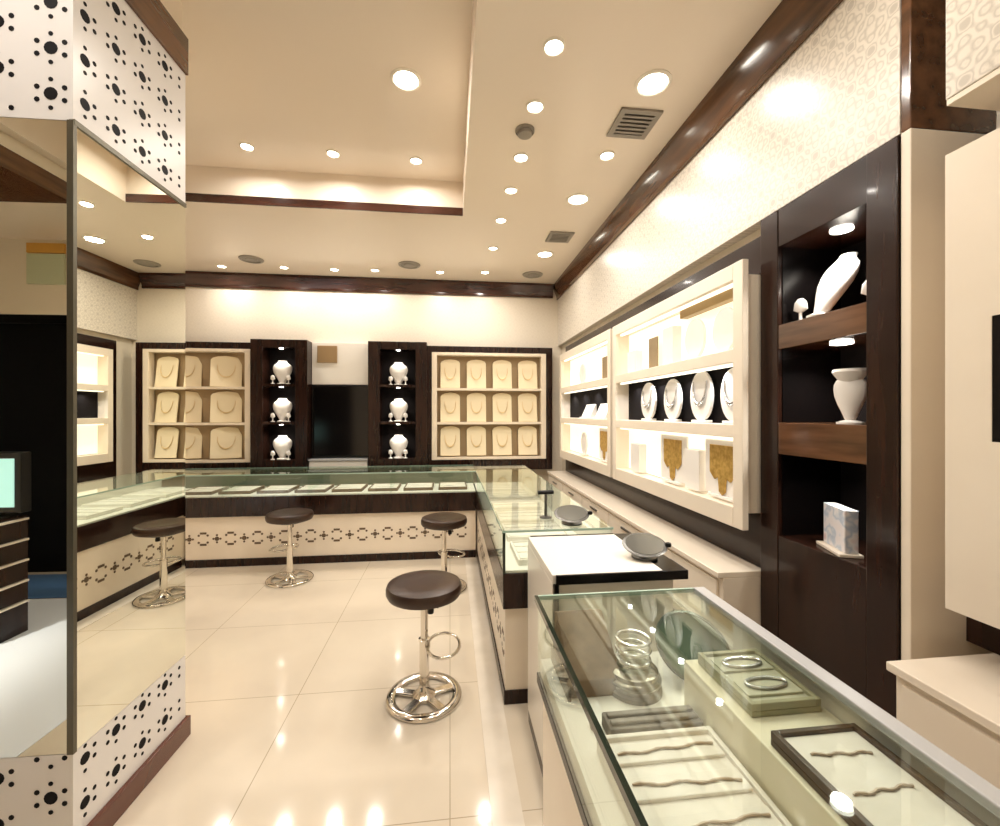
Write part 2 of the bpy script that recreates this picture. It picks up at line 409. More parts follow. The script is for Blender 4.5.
# ---------------------------------------------------------------- jewellery makers
def bust_mesh(h=.24, lean=.0):
    w = h * .42; R = []
    prof = [(0, .28, .30), (.06, .36, .34), (.18, .52, .40), (.34, .76, .46), (.50, .94, .50), (.64, 1.0, .48), (.74, .97, .44), (.82, .84, .40), (.88, .62, .35), (.93, .48, .32), (1., .44, .31)]
    for t, rx, ry in prof: R.append((0, lean * t * h, t * h, rx * w, ry * w * .9))
    return MB().loft(R, 22)
def make_bust(name, label, loc, h=.24, group=None, lean=0., rz=0.):
    t = thing(name, label, 'necklace bust', (0, 0, 0), group)
    bm = bust_mesh(h * .94, lean); bmesh.ops.translate(bm.bm, verts=bm.bm.verts, vec=(0, 0, h * .06)); bm.build('torso', vel_m, t, smooth=True)
    MB().lathe([(0, 0), (h * .22, 0), (h * .22, h * .03), (h * .10, h * .07), (0, h * .07)], seg=22).build('foot', vel_m, t, smooth=True)
    t.location = loc; t.rotation_euler = (0, 0, rz); return t
def necklace_mesh(w, h, r, drop=True, n=22):
    """hangs in local xz, facing -y; origin at the top"""
    mb = MB(); pts = []
    for i in range(n + 1):
        a = PI * i / n
        pts.append((w / 2 * math.cos(a), -.002 - .006 * math.sin(a), -h * math.sin(a) ** .8))
    mb.tube(pts, [r * (1 + 1.3 * math.sin(PI * i / n)) for i in range(n + 1)], 7)
    if drop:
        for j in range(-3, 4):
            a = PI / 2 + j * .22
            x, z = w / 2 * math.cos(a), -h * math.sin(a) ** .8
            mb.lathe([(0, 0), (r * 1.6, -r * 1.5), (r * 2.2, -r * 3.5), (0, -r * (5.5 - abs(j) * .5))], (x, -.009, z), seg=8)
    return mb

# ---------------------------------------------------------------- back wall joinery
ROW = ['top', 'middle', 'bottom']
def pad_grid(name, label, X0, X1, cols, tilt, gname):
    t = thing(name, label, 'display panel', ((X0 + X1) / 2, YB, .81))
    y0 = 5.17
    Z0, Z1, zi0, zi1 = .81, 2.30, .94, 2.225
    xi0, xi1 = X0 + .055, X1 - (.08 if X0 > -1 else .03)
    MB().box(X0, y0 + .005, Z0, xi0, YB - .002, Z1).box(xi1, y0 + .005, Z0, X1, YB - .002, Z1).box(xi0, y0 + .005, zi1, xi1, YB - .002, Z1).box(xi0, y0 + .005, Z0, xi1, YB - .002, zi0).build('surround', wood_m, t, bevel=.003)
    b = .06
    MB().box(xi0, y0, zi0, xi0 + b, y0 + .10, zi1).box(xi1 - b, y0, zi0, xi1, y0 + .10, zi1).box(xi0 + b, y0, zi1 - .035, xi1 - b, y0 + .10, zi1).box(xi0 + b, y0, zi0, xi1 - b, y0 + .10, zi0 + .03).build('inner_frame', cell_m, t, bevel=.003)
    MB().box(xi0, y0 + .12, zi0, xi1, y0 + .135, zi1).build('back_board', mat('tan_board', (.36, .25, .13), .6), t)
    ch_ = (zi1 - zi0 - .065) / 3
    for k in (1, 2):
        z = zi0 + .03 + k * ch_
        MB().box(xi0 + b, y0 + .005, z - .014, xi1 - b, y0 + .12, z + .014).build('shelf', cell_m, t, bevel=.002)
    cw = (xi1 - xi0 - 2 * b) / len(cols)
    for r in range(3):
        for c_, cname in enumerate(cols):
            if cname is None: continue
            x = xi0 + b + (c_ + .5) * cw; z = zi1 - .035 - (r + 1) * ch_ + .016
            yield (x, y0 + .04, z, cw, ch_, r, c_, cname)
pad0 = neck0 = None
def pad_mesh(w, h):
    mb = MB(); pts = [(-w / 2, 0), (w / 2, 0), (w / 2, h * .86)] + [(w / 2 * math.cos(a), h * .86 + h * .14 * math.sin(a)) for a in (.5, 1.0, 1.57, 2.14, 2.64)] + [(-w / 2, h * .86)]
    mb.prism(pts, 'y', 0, .016)
    return mb
for gname, lab, X0, X1, cols, tilt, pw in (
        ('four-column', 'four-column cream pad grid in a dark surround beside the back corner', -.27, 1.25, ['first', 'second', 'third', 'fourth'], 0, .235),
        ('three-column', 'three-column cream pad grid in a dark surround beside the column mirror', -3.72, -2.22, ['first', 'second', 'third'], .30, .31)):
    proto = None; npro = None
    for x, y, z, cw, ch_, r, c_, cname in pad_grid('pad_display_panel', lab, X0, X1, cols, tilt, gname):
        lab2 = f'cream necklace pad, {ROW[r]} row, {cname} column of the {gname} pad grid'
        if proto is None:
            proto = thing('necklace_pad', lab2, 'necklace pad', (0, 0, 0), f'pads in the {gname} grid')
            pm = pad_mesh(pw, .36).build('pad', pad_m, proto, bevel=.004)
            MB().box(-pw * .4, .018, 0, pw * .4, .055, .01).build('foot', pad_m, proto)
            o = proto
        else: o = dup(proto, label=lab2)
        o.location = (x, y - .005, z); o.rotation_euler = (-.16, 0, tilt)
        lab3 = f'gold necklace on the {ROW[r]} row, {cname} column pad of the {gname} pad grid'
        if npro is None:
            npro = necklace_mesh(pw * .56, .14, .0022).build('gold_necklace', mat('pale_gold', (.80, .60, .30), .4, .5), smooth=True)
            tag(npro, lab3, 'necklace', f'necklaces on the {gname} grid'); n = npro
        else: n = dup(npro, label=lab3)
        Mx = Matrix.Translation(o.location) @ o.rotation_euler.to_matrix().to_4x4()
        n.location = Mx @ Vector((0, -.005, .25)); n.rotation_euler = o.rotation_euler
# dark bust cabinets
bust0 = stand0 = None
def bust_cab(X0, X1, which):
    t = thing('bust_cabinet', f'dark wood cabinet of three lit busts {which}', 'display cabinet', ((X0 + X1) / 2, YB, 0), 'dark bust cabinets either side of the television')
    y0, y1 = 5.10, YB - .002; xm0, xm1 = X0 + .13, X1 - .13
    MB().box(X0, y0, 0, xm0, y1, 2.33).box(xm1, y0, 0, X1, y1, 2.33).build('side_panel', wood_m, t, bevel=.003)
    MB().box(xm0, y0 + .2, 0, xm1, y1, 2.33).build('back_panel', blackfab_m, t)
    for z0, z1 in ((2.24, 2.33), (1.80, 1.83), (1.37, 1.40), (0., .97)):
        MB().box(xm0, y0 + .004, z0, xm1, y0 + .2, z1).build('shelf', wood_m, t, bevel=.002)
    for z in (2.24, 1.80, 1.37):
        MB().lathe([(.022, 0), (.022, -.006), (0, -.008)], ((xm0 + xm1) / 2, y0 + .07, z), seg=14).build('spot_lamp', mat('cab_lamp', (1, 1, 1), .3, emit=(1, .93, .82), estr=10), t)
        area('cabinet_lamp', ((xm0 + xm1) / 2, y0 + .05, z - .015), .04, .8, (1, .93, .82), spread=2.2)
    return (X0 + X1) / 2
for (X0, X1, which) in ((-2.22, -1.61, 'beside the three-column pad grid'), (-.94, -.27, 'beside the four-column pad grid')):
    cx = bust_cab(X0, X1, which)
    for i, z in enumerate((1.83, 1.40, .97)):
        lab = f'white necklace bust on the {ROW[i]} shelf of the dark cabinet {which}'
        if bust0 is None: bust0 = make_bust('necklace_bust', lab, (0, 0, 0), .27, 'white busts in the dark back cabinets'); o = bust0
        else: o = dup(bust0, label=lab)
        o.location = (cx, 5.21, z)
        for sx, sd in ((-.085, 'television' if cx < -1 else 'pad grid'), (.085, 'x')):
            side = ('on the television side' if (sx > 0) == (cx < -1.2) else 'on the pad grid side')
            lab = f'white earring stand {side} of the {ROW[i]} bust near the {"three-column" if cx < -1.2 else "four-column"} grid'
            if stand0 is None:
                stand0 = thing('earring_stand', lab, 'earring stand', (0, 0, 0), 'small earring stands beside the back busts')
                MB().lathe([(0, 0), (.022, 0), (.022, .006), (.006, .012), (.006, .05), (0, .05)], seg=14).build('base', vel_m, stand0, smooth=True)
                MB().loft([(0, 0, .045, .010, .006), (0, 0, .055, .026, .010), (0, 0, .085, .022, .010), (0, 0, .10, .010, .006)], 14).build('card', vel_m, stand0, smooth=True)
                o = stand0
            else: o = dup(stand0, label=lab)
            o.location = (cx + sx, 5.15, z)
# television bay
tb = thing('plaque_panel', 'pale cream panel with a brown plaque above the black television', 'wall panel', (-1.275, YB, 1.83))
MB().box(-1.608, 5.26, 1.835, -.942, YB - .002, 2.33).build('panel', whlam_m, tb, bevel=.003)
MB().box(-1.545, 5.245, 2.09, -1.32, 5.262, 2.29).build('plaque', mat('tan_plaque', (.36, .24, .12), .35, .3), tb, bevel=.004)
tv = thing('television', 'black flat television between the two dark bust cabinets', 'television', (-1.275, YB, .97))
MB().box(-1.60, 5.235, .975, -.95, YB - .002, 1.83).build('casing', blackpl_m, tv, bevel=.006)
MB().box(-1.585, 5.231, 1.0, -.965, 5.236, 1.815).build('screen', tv_m, tv)
lw = thing('low_cabinet', 'pale low cabinet under the black television', 'cabinet', (-1.275, YB, 0))
MB().box(-1.60, 5.13, 0, -.95, YB - .002, .95).build('carcass', whlam_m, lw, bevel=.003)
MB().box(-1.605, 5.115, .95, -.945, YB - .002, .97).build('top', bluegrey_m, lw, bevel=.002)

# ---------------------------------------------------------------- back counter
GZ0, GZ1 = .68, .90
bc = thing('glass_counter', 'long back glass counter with dark band and patterned cream base', 'display counter', (-1.4, 4.7, 0), 'glass jewellery counters')
bx0, bx1, by0, by1 = -3.0, .265, 4.45, 4.99
mb = MB().box(bx0, by0 + .03, .075, bx1, by1, .49)
for i in range(26):
    x = bx0 + .12 + i * .125
    if x > bx1 - .08: break
    y = by0 + .03; zc = .275
    if i % 2:
        mb.disc((x, y, zc), .022, (0, -1, 0), mi=1, seg=8)
        for dx, dz in ((0, .035), (0, -.035), (.032, 0), (-.032, 0)): mb.disc((x + dx, y, zc + dz), .011, (0, -1, 0), mi=1, seg=6)
    else:
        for dz in (-.055, .055):
            mb.box(x - .03, y - .0015, zc + dz - .010, x + .03, y, zc + dz + .010, 1)
            for dx in (-.045, .045): mb.disc((x + dx * .9, y, zc + dz * .62), .012, (0, -1, 0), mi=1, seg=6)
mb.build('base_panel', [lam_m, holeb_m], bc)
MB().box(bx0, by0 + .02, 0, bx1, by1 - .02, .075).build('baseboard', wood_m, bc)
MB().box(bx0, by0, .49, bx1, by1, GZ0).build('band', wood_m, bc, bevel=.003)
MB().box(bx0 + .01, by0 + .015, GZ0, bx1 - .002, by1 - .01, GZ0 + .012).build('deck', deck_m, bc)
MB().box(bx0, by0 + .004, GZ0 + .002, bx1, by0 + .010, GZ1 - .008).build('front_glass', glass_m, bc)
MB().box(bx0, by0, GZ1 - .008, bx1, by1, GZ1).build('top_glass', gtop_m, bc)
MB().box(bx0, by0 - .003, GZ1 - .010, bx1, by0, GZ1 + .001).box(bx0, by1, GZ1 - .010, bx1, by1 + .003, GZ1 + .001).build('glass_edge', gedgel_m, bc)
MB().box(bx0, by1 - .012, GZ0, bx1, by1 - .002, GZ1 - .010).build('back_door', mat('smoked_pane', (.16, .17, .12), .3), bc)
for i, x in enumerate((-2.2, -1.4, -.6)):
    MB().box(x - .004, by0 + .01, GZ0 + .012, x + .004, by1 - .015, GZ1 - .010).build('glass_divider', glass_m, bc)
# trays inside the back counter
def make_tray(name, label, w, d, h, mats, group, rows=0):
    t = thing(name, label, 'jewellery tray', (0, 0, 0), group)
    e = .012
    MB().box(-w / 2, -d / 2, 0, w / 2, d / 2, h * .45).box(-w / 2, -d / 2, h * .45, -w / 2 + e, d / 2, h).box(w / 2 - e, -d / 2, h * .45, w / 2, d / 2, h)\
        .box(-w / 2 + e, -d / 2, h * .45, w / 2 - e, -d / 2 + e, h).box(-w / 2 + e, d / 2 - e, h * .45, w / 2 - e, d / 2, h).build('rim', mats[0], t, bevel=.002)
    mb = MB().box(-w / 2 + e, -d / 2 + e, h * .45, w / 2 - e, d / 2 - e, h * .75)
    for r in range(rows):
        y = -d / 2 + e + (r + .5) * (d - 2 * e) / rows
        mb.box(-w / 2 + e + .004, y - .3 * (d - 2 * e) / rows, h * .75, w / 2 - e - .004, y + .3 * (d - 2 * e) / rows, h * .95)
    mb.build('pad', mats[1], t, bevel=.002)
    return t
ORD = ['first', 'second', 'third', 'fourth', 'fifth', 'sixth', 'seventh', 'eighth']
tr0 = None
for i in range(8):
    lab = f'flat jewellery tray in the back glass counter, {ORD[i]} along from its corner end'
    if tr0 is None: tr0 = make_tray('jewellery_tray', lab, .30, .34, .03, (brownvel_m, traycream_m), 'trays in the back counter', 3); o = tr0
    else: o = dup(tr0, label=lab)
    o.location = (.03 - i * .36, 4.72, GZ0 + .0122)

# ---------------------------------------------------------------- counter running along to the corner
rc = thing('glass_counter', 'glass counter running beside the stools to the back corner', 'display counter', (.55, 3.6, 0), 'glass jewellery counters')
rx0, rx1, ry0, ry1 = .268, .85, 2.17, 4.99
mb = MB().box(rx0 + .015, ry0 + .03, .07, rx1 - .02, ry1, .499)
for i in range(40):
    y = ry0 + .12 + i * .125
    if y > 4.36: break
    x = rx0 + .015; zc = .275
    if i % 2:
        mb.disc((x, y, zc), .022, (-1, 0, 0), mi=1, seg=8)
        for dy, dz in ((0, .035), (0, -.035), (.032, 0), (-.032, 0)): mb.disc((x, y + dy, zc + dz), .011, (-1, 0, 0), mi=1, seg=6)
    else:
        for dz in (-.055, .055):
            mb.box(x - .0015, y - .03, zc + dz - .010, x, y + .03, zc + dz + .010, 1)
            for dy in (-.0405, .0405): mb.disc((x, y + dy, zc + dz * .62), .012, (-1, 0, 0), mi=1, seg=6)
mb.build('base_panel', [lam_m, holeb_m], rc)
MB().box(rx0 + .008, ry0 + .022, 0, rx1 - .02, 4.44, .0698).build('baseboard', wood_m, rc)
struct('trim_12', MB().box(rx0 - .115, -1.1, 0.0005, rx0 + .002, 4.44, .004), mottled('border_marble', (.74, .67, .57), (.80, .73, .63), 6., .15))
MB().box(rx0, ry0, .50, rx1, ry1, GZ0).build('band', wood_m, rc, bevel=.003)
MB().box(rx0 + .012, ry0 + .012, GZ0, rx1 - .01, ry1 - .01, GZ0 + .012).build('deck', deck_m, rc)
MB().box(rx0 + .003, ry0 + .003, GZ0 + .002, rx0 + .009, 4.445, GZ1 - .008).build('front_glass', glass_m, rc)
MB().box(rx0 + .012, ry0 + .003, GZ0 + .002, rx1 - .01, ry0 + .009, GZ1 - .008).build('end_glass', glass_m, rc)
MB().box(rx0, ry0, GZ1 - .008, rx1, ry1, GZ1).build('top_glass', gtop_m, rc)
MB().box(rx0 - .003, ry0, GZ1 - .010, rx0, 4.445, GZ1 + .001).box(rx0, ry0 - .003, GZ1 - .010, rx1, ry0, GZ1 + .001).build('glass_edge', gedgel_m, rc)
MB().box(rx0 - .002, ry0 - .002, GZ0, rx0 + .012, ry0 + .012, GZ1 - .010).build('corner_post', gedge_m, rc)
MB().box(rx1 - .010, ry0, GZ0, rx1, ry1, GZ1 - .010).build('back_door', whlam_m, rc)
tr1 = None
for i in range(6):
    lab = f'cream jewellery tray in the counter beside the stools, {ORD[i]} from its open end'
    if tr1 is None: tr1 = make_tray('jewellery_tray', lab, .40, .34, .03, (traycream_m, traycream_m), 'trays in the counter beside the stools', 3); o = tr1
    else: o = dup(tr1, label=lab)
    o.location = (.56, 2.42 + i * .42, GZ0 + .0122)

# ---------------------------------------------------------------- white topped counter section
wc = thing('white_counter', 'white topped counter section with black edging between two glass counters', 'counter', (.63, 1.8, 0))
wx0, wx1, wy0, wy1 = .375, .90, 1.54, 2.06
MB().box(wx0 + .004, wy0 + .016, 0, wx1 - .05, wy1 + .002, .065).build('baseboard', wood_m, wc)
MB().box(wx0, wy0 + .02, .066, wx1 - .05, wy1, .868).build('body', whlam_m, wc, bevel=.003)
MB().box(wx0, wy0 + .012, .868, wx1 - .095, wy1 - .016, .902).build('top', whlam_m, wc, bevel=.002)
MB().box(wx0 + .012, wy0, .868, wx1, wy0 + .0118, .903).box(wx1 - .0948, wy0 + .012, .868, wx1, wy1, .900).box(wx0 + .012, wy1 - .0158, .868, wx1 - .095, wy1, .903).build('edging', black_m, wc, bevel=.002)
MB().box(wx0 + .004, wy0 + .001, .0, wx0 + .022, wy0 + .019, .868).build('corner_post', black_m, wc)

# ---------------------------------------------------------------- near glass counter
nc = thing('glass_counter', 'near glass counter holding white trays, pedestal and brown ramp', 'display counter', (.55, .5, 0), 'glass jewellery counters')
nx0, nx1, ny0, ny1 = .28, .865, -.45, 1.385
MB().box(nx0 + .02, ny0, .0, nx1 - .02, ny1 - .01, .62).build('base', lam_m, nc, bevel=.003)
MB().box(nx0 + .002, ny0, .62, nx1, ny1, .652).build('trim', black_m, nc, bevel=.002)
MB().box(nx0 + .012, ny0 + .01, .652, nx1 - .01, ny1 - .012, .70).build('deck', deck_m, nc)
MB().box(.635, ny0 + .01, .70, nx1 - .012, 1.11, .825).build('raised_shelf', mat('lemon_cream', (.82, .75, .58), .4), nc, bevel=.003)
MB().box(nx0 + .003, ny0, .654, nx0 + .009, ny1 - .012, .892).build('front_glass', glass_m, nc)
MB().box(nx0 + .012, ny1 - .009, .654, nx1 - .01, ny1 - .003, .892).build('end_glass', glass_m, nc)
MB().box(nx0, ny0, .892, nx1 - .04, ny1, .900).build('top_glass', gtop_m, nc)
MB().box(nx0 - .006, ny0, .886, nx0 + .0055, ny1, .903).build('glass_edge', gedge_m, nc)
MB().box(nx0 + .0056, ny1 - .006, .889, nx1 - .04, ny1 + .003, .902).build('far_glass_edge', gedgel_m, nc)
MB().box(nx1 - .04, ny0, .885, nx1, ny1, .905).build('rear_rail', bluegrey_m, nc, bevel=.003)
MB().box(nx1 - .010, ny0, .70, nx1, ny1, .885).build('back_door', whlam_m, nc)
Z7 = .7004
# ramp
rp = thing('display_ramp', 'brown velvet sloping ramp at the far end of the near glass counter', 'display stand', (.42, 1.26, .70))
MB().prism([(1.17, Z7), (1.36, Z7), (1.36, .86), (1.335, .868), (1.17, .75)], 'x', .335, .485).build('slope', brownvel_m, rp, bevel=.004)
MB().box(.325, 1.16, Z7, .334, 1.365, .74).build('side_lip', traybrown_m, rp)
# pedestal with acrylic bangle stand
pd = thing('turntable_pedestal', 'round grey brown pedestal on the white deck of the near glass counter', 'pedestal', (.53, 1.20, .70))
MB().lathe([(0, 0), (.080, 0), (.080, .012), (.074, .018), (.074, .03), (0, .03)], (.53, 1.20, Z7), 40).build('base', greyvel_m, pd, smooth=True)
MB().lathe([(.077, .030), (.079, .036), (.077, .042), (.070, .046), (.070, .058), (.06, .064), (0, .064)], (.53, 1.20, Z7), 40).build('top_disc', mat('tan_metal', (.26, .23, .18), .25, .7), pd, smooth=True)
ab = thing('bangle_stand', 'clear bangle stand on top of the round pedestal', 'bangle stand', (.53, 1.20, .765))
MB().lathe([(0, .0), (.05, .0), (.05, .008), (.012, .014), (.012, .085), (0, .085)], (.53, 1.20, .7648), 20).build('post', acryl_m, ab, smooth=True)
for k in range(3):
    z = .787 + k * .028
    b_ = MB().tube([(.53 + .046 * math.cos(a), 1.20 + .046 * math.sin(a), z) for a in [2 * PI * i / 28 for i in range(28)]], .0055, 8, True).build('bangle', silver_m, smooth=True)
    tag(b_, f'silver bangle, {["lowest", "middle", "uppermost"][k]} on the clear bangle stand', 'bangle', 'bangles on the clear stand')
# green tinted round mirror leaning
rm = thing('round_mirror', 'round dark green mirror leaning at the end of the near glass counter', 'mirror', (.72, 1.24, .705))
Mx = Matrix.Translation((.735, 1.235, .787)) @ Matrix.Rotation(math.radians(38), 4, 'X')
MB().lathe([(0, .004), (.103, .004), (.103, .0), (0, 0)], seg=40, M=Mx).build('glass', green_m, rm)
MB().lathe([(.103, -.002), (.112, -.001), (.112, .006), (.103, .007), (.103, -.002)], seg=40, M=Mx).build('rim', mat('dark_green_rim', (.08, .10, .08), .2, .5), rm, smooth=True)
MB().box(.72, 1.32, Z7, .75, 1.335, .83).build('easel_leg', grey_m, rm)
# dark slab and white trays
gs = thing('ring_slab', 'long grey brown ring slab before the round pedestal', 'ring tray', (.50, 1.03, .70))
MB().box(.385, 1.0, Z7, .625, 1.065, .735).build('slab', greyvel_m, gs, bevel=.004)
for k in range(2): MB().box(.392, .010 + 1.0 + k * .026, .735, .618, 1.025 + k * .026, .744).build('ridge', greyvel_m, gs, bevel=.003)
tag(MB().lathe([(0, 0), (.012, 0), (.014, .008), (.008, .018), (0, .02)], (.365, 1.055, Z7), 16).build('ring_box', brownvel_m, smooth=True), 'tiny dark brown ring box beside the grey brown ring slab', 'ring box')
wt = make_tray('jewellery_tray', 'large white suede tray of bracelets in the near glass counter', .285, .56, .04, (traycream_m, traycream_m), 'trays in the near counter', 6)
wt.location = (.485, .70, Z7)
wt2 = make_tray('jewellery_tray', 'cream tray in dark brown surround on the raised shelf', .19, .36, .03, (traybrown_m, traycream_m), 'trays in the near counter', 0)
wt2.location = (.742, .625, .8254)
wt3 = make_tray('jewellery_tray', 'olive grey tray beyond the brown edged tray on the raised shelf', .17, .21, .03, (mat('olive_tray', (.36, .34, .22), .3), mat('olive_pad', (.50, .48, .36), .35)), 'trays in the near counter', 2)
wt3.location = (.748, .985, .8254)
def chain(L_, amp, r, ph):
    return MB().tube([(-L_ / 2 + L_ * i / 30, amp * math.sin(i * .55 + ph), r) for i in range(31)], [r * (.7 + .5 * abs(math.sin(i * .9))) for i in range(31)], 6)
cp = [chain(.23, .003, .0026, .4).build('bracelet', mat('rose_gold', (.55, .43, .34), .4, .4), smooth=True)]
for i in range(5):
    y = .70 - .268 + (i + .5 + 1) * .536 / 6
    lab = f'thin rose gold bracelet, {ORD[4 - i]} row from the ring slab in the white tray'
    o = cp[0] if i == 0 else dup(cp[0])
    tag(o, lab, 'bracelet', 'bracelets in the large white tray'); o.location = (.485, y, Z7 + .0385); o.rotation_euler = (0, 0, .05 * (-1) ** i)
small_c = chain(.12, .0025, .0024, .4).build('bracelet', MATS['rose_gold'], smooth=True)
for i in range(4):
    o = small_c if i == 0 else dup(small_c)
    tag(o, f'short thin bracelet, {ORD[i]} from the near end of the brown edged tray', 'bracelet', 'bracelets in the brown edged tray')
    o.location = (.742, .50 + i * .08, .8254 + .0228); o.rotation_euler = (0, 0, .06 * (-1) ** i)
for i in range(2):
    pts = [(.748 + .05 * math.cos(a), .945 + i * .085 + .02 * math.sin(a), .8254 + .032) for a in [2 * PI * k / 24 for k in range(24)]]
    tag(MB().tube(pts, .004, 8, True).build('bangle', silver_m, smooth=True), f'silver bangle lying on the {"near" if i == 0 else "far"} ridge of the olive tray', 'bangle', 'bangles in the olive tray')

# things standing on the counters
def table_mirror(loc, lab, rz, s=1.):
    t = thing('table_mirror', lab, 'table mirror', (0, 0, 0), 'small oval table mirrors on the counters')
    MB().lathe([(0, 0), (.055, 0), (.055, .008), (.012, .014), (.008, .045), (0, .045)], (0, .0, 0), 24).build('base', grey_m, t, smooth=True)
    M = Matrix.Translation((0, 0, .055)) @ Matrix.Rotation(math.radians(22), 4, 'X')
    MB().lathe([(0, .004), (.075, .004), (.082, .0), (.075, -.006), (0, -.008)], seg=32, M=M, sx=1.15).build('oval_frame', grey_m, t, smooth=True)
    MB().lathe([(0, .006), (.07, .006), (.07, .004)], seg=32, M=M, sx=1.15).build('glass', mat('grey_mirror', (.22, .22, .20), .15, .6), t, smooth=True)
    MB().lathe([(0, -.012), (.012, -.008), (.014, 0), (.012, .008), (0, .012)], (.098, .0, .06), 14).build('swivel_knob', blackpl_m, t, smooth=True)
    t.location = loc; t.rotation_euler = (0, 0, rz); t.scale = (s, s, s); return t
table_mirror((.655, 2.27, .9005), 'grey oval table mirror on the glass counter beyond the white counter', -.2, 1.0)
table_mirror((.80, 1.70, .9025), 'grey oval table mirror on the black edging of the white counter', -.3, .95)
ds = thing('display_stand', 'slim grey T-shaped stand on the glass counter near the back', 'display stand', (.545, 2.42, .9005))
MB().lathe([(0, 0), (.035, 0), (.035, .006), (.008, .012), (.007, .14), (0, .14)], (.545, 2.42, .9005), 18).build('pole', grey_m, ds, smooth=True)
MB().tube([(.50, 2.42, 1.045), (.59, 2.42, 1.045)], .012, 10).build('crossbar', blackpl_m, ds, smooth=True)

# ---------------------------------------------------------------- wall displays on the side wall
lit_m = mat('backlit_panel', (.85, .82, .74), .5, emit=(1, .90, .70), estr=.62)
def wall_display(Y0, Y1, label, z0=.985, z1=2.175):
    t = thing('lit_wall_display', label, 'wall display', (XR, (Y0 + Y1) / 2, z0), 'lit cream wall displays')
    xf, xb = 1.27, 1.394; b = .065
    zo0, zo1 = z0 + .09, z1 - .075
    MB().box(xf, Y0, z0, xf + .03, Y0 + b, z1).box(xf, Y1 - b, z0, xf + .03, Y1, z1).box(xf, Y0 + b, zo1, xf + .03, Y1 - b, z1).box(xf, Y0 + b, z0, xf + .03, Y1 - b, zo0).build('face_frame', lam_m, t, bevel=.003)
    o0, o1 = Y0 + b - .01, Y1 - b + .01
    MB().box(xf + .03, Y0 + .02, z0 + .07, xb, o0, z1 - .06).box(xf + .03, o1, z0 + .07, xb, Y1 - .02, z1 - .06).box(xf + .03, o0, zo1 + .005, xb, o1, z1 - .06).box(xf + .03, o0, z0 + .07, xb, o1, zo0 - .005).build('carcass', lam_m, t)
    MB().box(xb - .012, o0, zo0, xb - .001, o1, 1.40).box(xb - .012, o0, 1.755, xb - .001, o1, zo1).build('light_panel', lit_m, t)
    MB().box(xb - .014, o0, 1.405, xb - .001, o1, 1.75).build('black_back_panel', blackfab_m, t)
    for z in (1.418, 1.76): MB().box(xf + .002, o0, z - .03, xb - .0145, o1, z + .03).build('shelf', lam_m, t, bevel=.003)
    for z in (zo1 + .004, 1.7299, 1.3879):
        MB().box(xf + .035, o0 + .02, z - .012, xf + .055, o1 - .02, z).build('led_strip', led_m, t)
    return t
wall_display(1.745, 3.26, 'large lit cream wall display of busts next to the tall dark cabinet')
wall_display(3.31, 4.90, 'farther lit cream wall display of trays and busts near the back corner')
for (Y0, Y1) in ((1.8, 3.2), (3.37, 4.84)):
    for k in range(4):
        area('added_shelf_light', (1.315, Y0 + (k + .5) * (Y1 - Y0) / 4, 1.712), .03, .42, (.97, .97, 1), spread=2.4)  # unseen lights without fixtures, added to brighten the stands on the black shelf
def plate_bust(name, lab, y, z, w, h, group, m=vel_m):
    """oval necklace easel facing -x"""
    t = thing(name, lab, 'necklace stand', (1.34, y, z), group)
    pts = [(y + w / 2 * math.cos(a), z + .012 + h / 2 + (h / 2) * math.sin(a) - .004) for a in [2 * PI * k / 26 for k in range(26)]]
    MB().prism(pts, 'x', 1.335, 1.352).build('oval_board', m, t, bevel=.004)
    MB().box(1.318, y - w * .3, z, 1.368, y + w * .3, z + .014).build('foot', m, t, bevel=.003)
    return t
g = 'oval necklace stands on the black middle shelf'
for y, w, h, lab in ((2.79, .21, .25, 'oval white necklace stand, farthest on the black shelf of the large wall display'),
                     (2.47, .20, .25, 'oval white necklace stand, second farthest on the black shelf of the large wall display'),
                     (2.17, .20, .27, 'oval white necklace stand, third on the black shelf of the large wall display'),
                     (1.90, .20, .26, 'oval white necklace stand beside the tall cabinet end of the black shelf')):
    plate_bust('necklace_stand', lab, y, 1.4485, w, h, g)
    n = necklace_mesh(w * .6, h * .45, .003).build('silver_necklace', silver_m, smooth=True)
    n.location = (1.333, y, 1.4485 + h * .82); n.rotation_euler = (0, 0, -PI / 2)
    tag(n, 'silver necklace on ' + lab.replace('oval white necklace stand', 'oval stand').replace(' of the large wall display', ''), 'necklace', 'silver necklaces on the black shelf')
for i, y in enumerate((3.05, 2.0)):
    pass
g = 'arched necklace stands on the top lit shelf'
for y, lab in ((2.23, 'arched white necklace stand under the gold pelmet, farther of the pair'), (1.97, 'arched white necklace stand under the gold pelmet, nearer the tall cabinet')):
    plate_bust('necklace_stand', lab, y, 1.7905, .19, .22, g)
tag(MB().box(1.325, 1.84, 2.045, 1.375, 2.36, 2.092).build('gold_pelmet', mat('gold_brown', (.38, .25, .09), .4, .3), bevel=.003), 'gold brown pelmet along the top of the large wall display', 'pelmet')
t = thing('jewellery_card', 'small brown jewellery card on the top shelf of the large wall display', 'card', (1.34, 2.72, 1.79))
MB().box(1.338, 2.66, 1.80, 1.348, 2.78, 2.0).build('card', mat('tan_card', (.30, .22, .12), .5), t, bevel=.002)
MB().box(1.32, 2.67, 1.7905, 1.37, 2.77, 1.80).build('foot', vel_m, t)
t = thing('display_block', 'white display block beside the brown card on the top shelf', 'display block', (1.34, 2.48, 1.79))
MB().box(1.315, 2.42, 1.7905, 1.372, 2.54, 2.02).build('block', vel_m, t, bevel=.003)
t = thing('display_block', 'white display block at the far end of the top shelf of the large display', 'display block', (1.34, 3.0, 1.79))
MB().box(1.315, 2.94, 1.7905, 1.372, 3.08, 1.95).build('block', vel_m, t, bevel=.003)
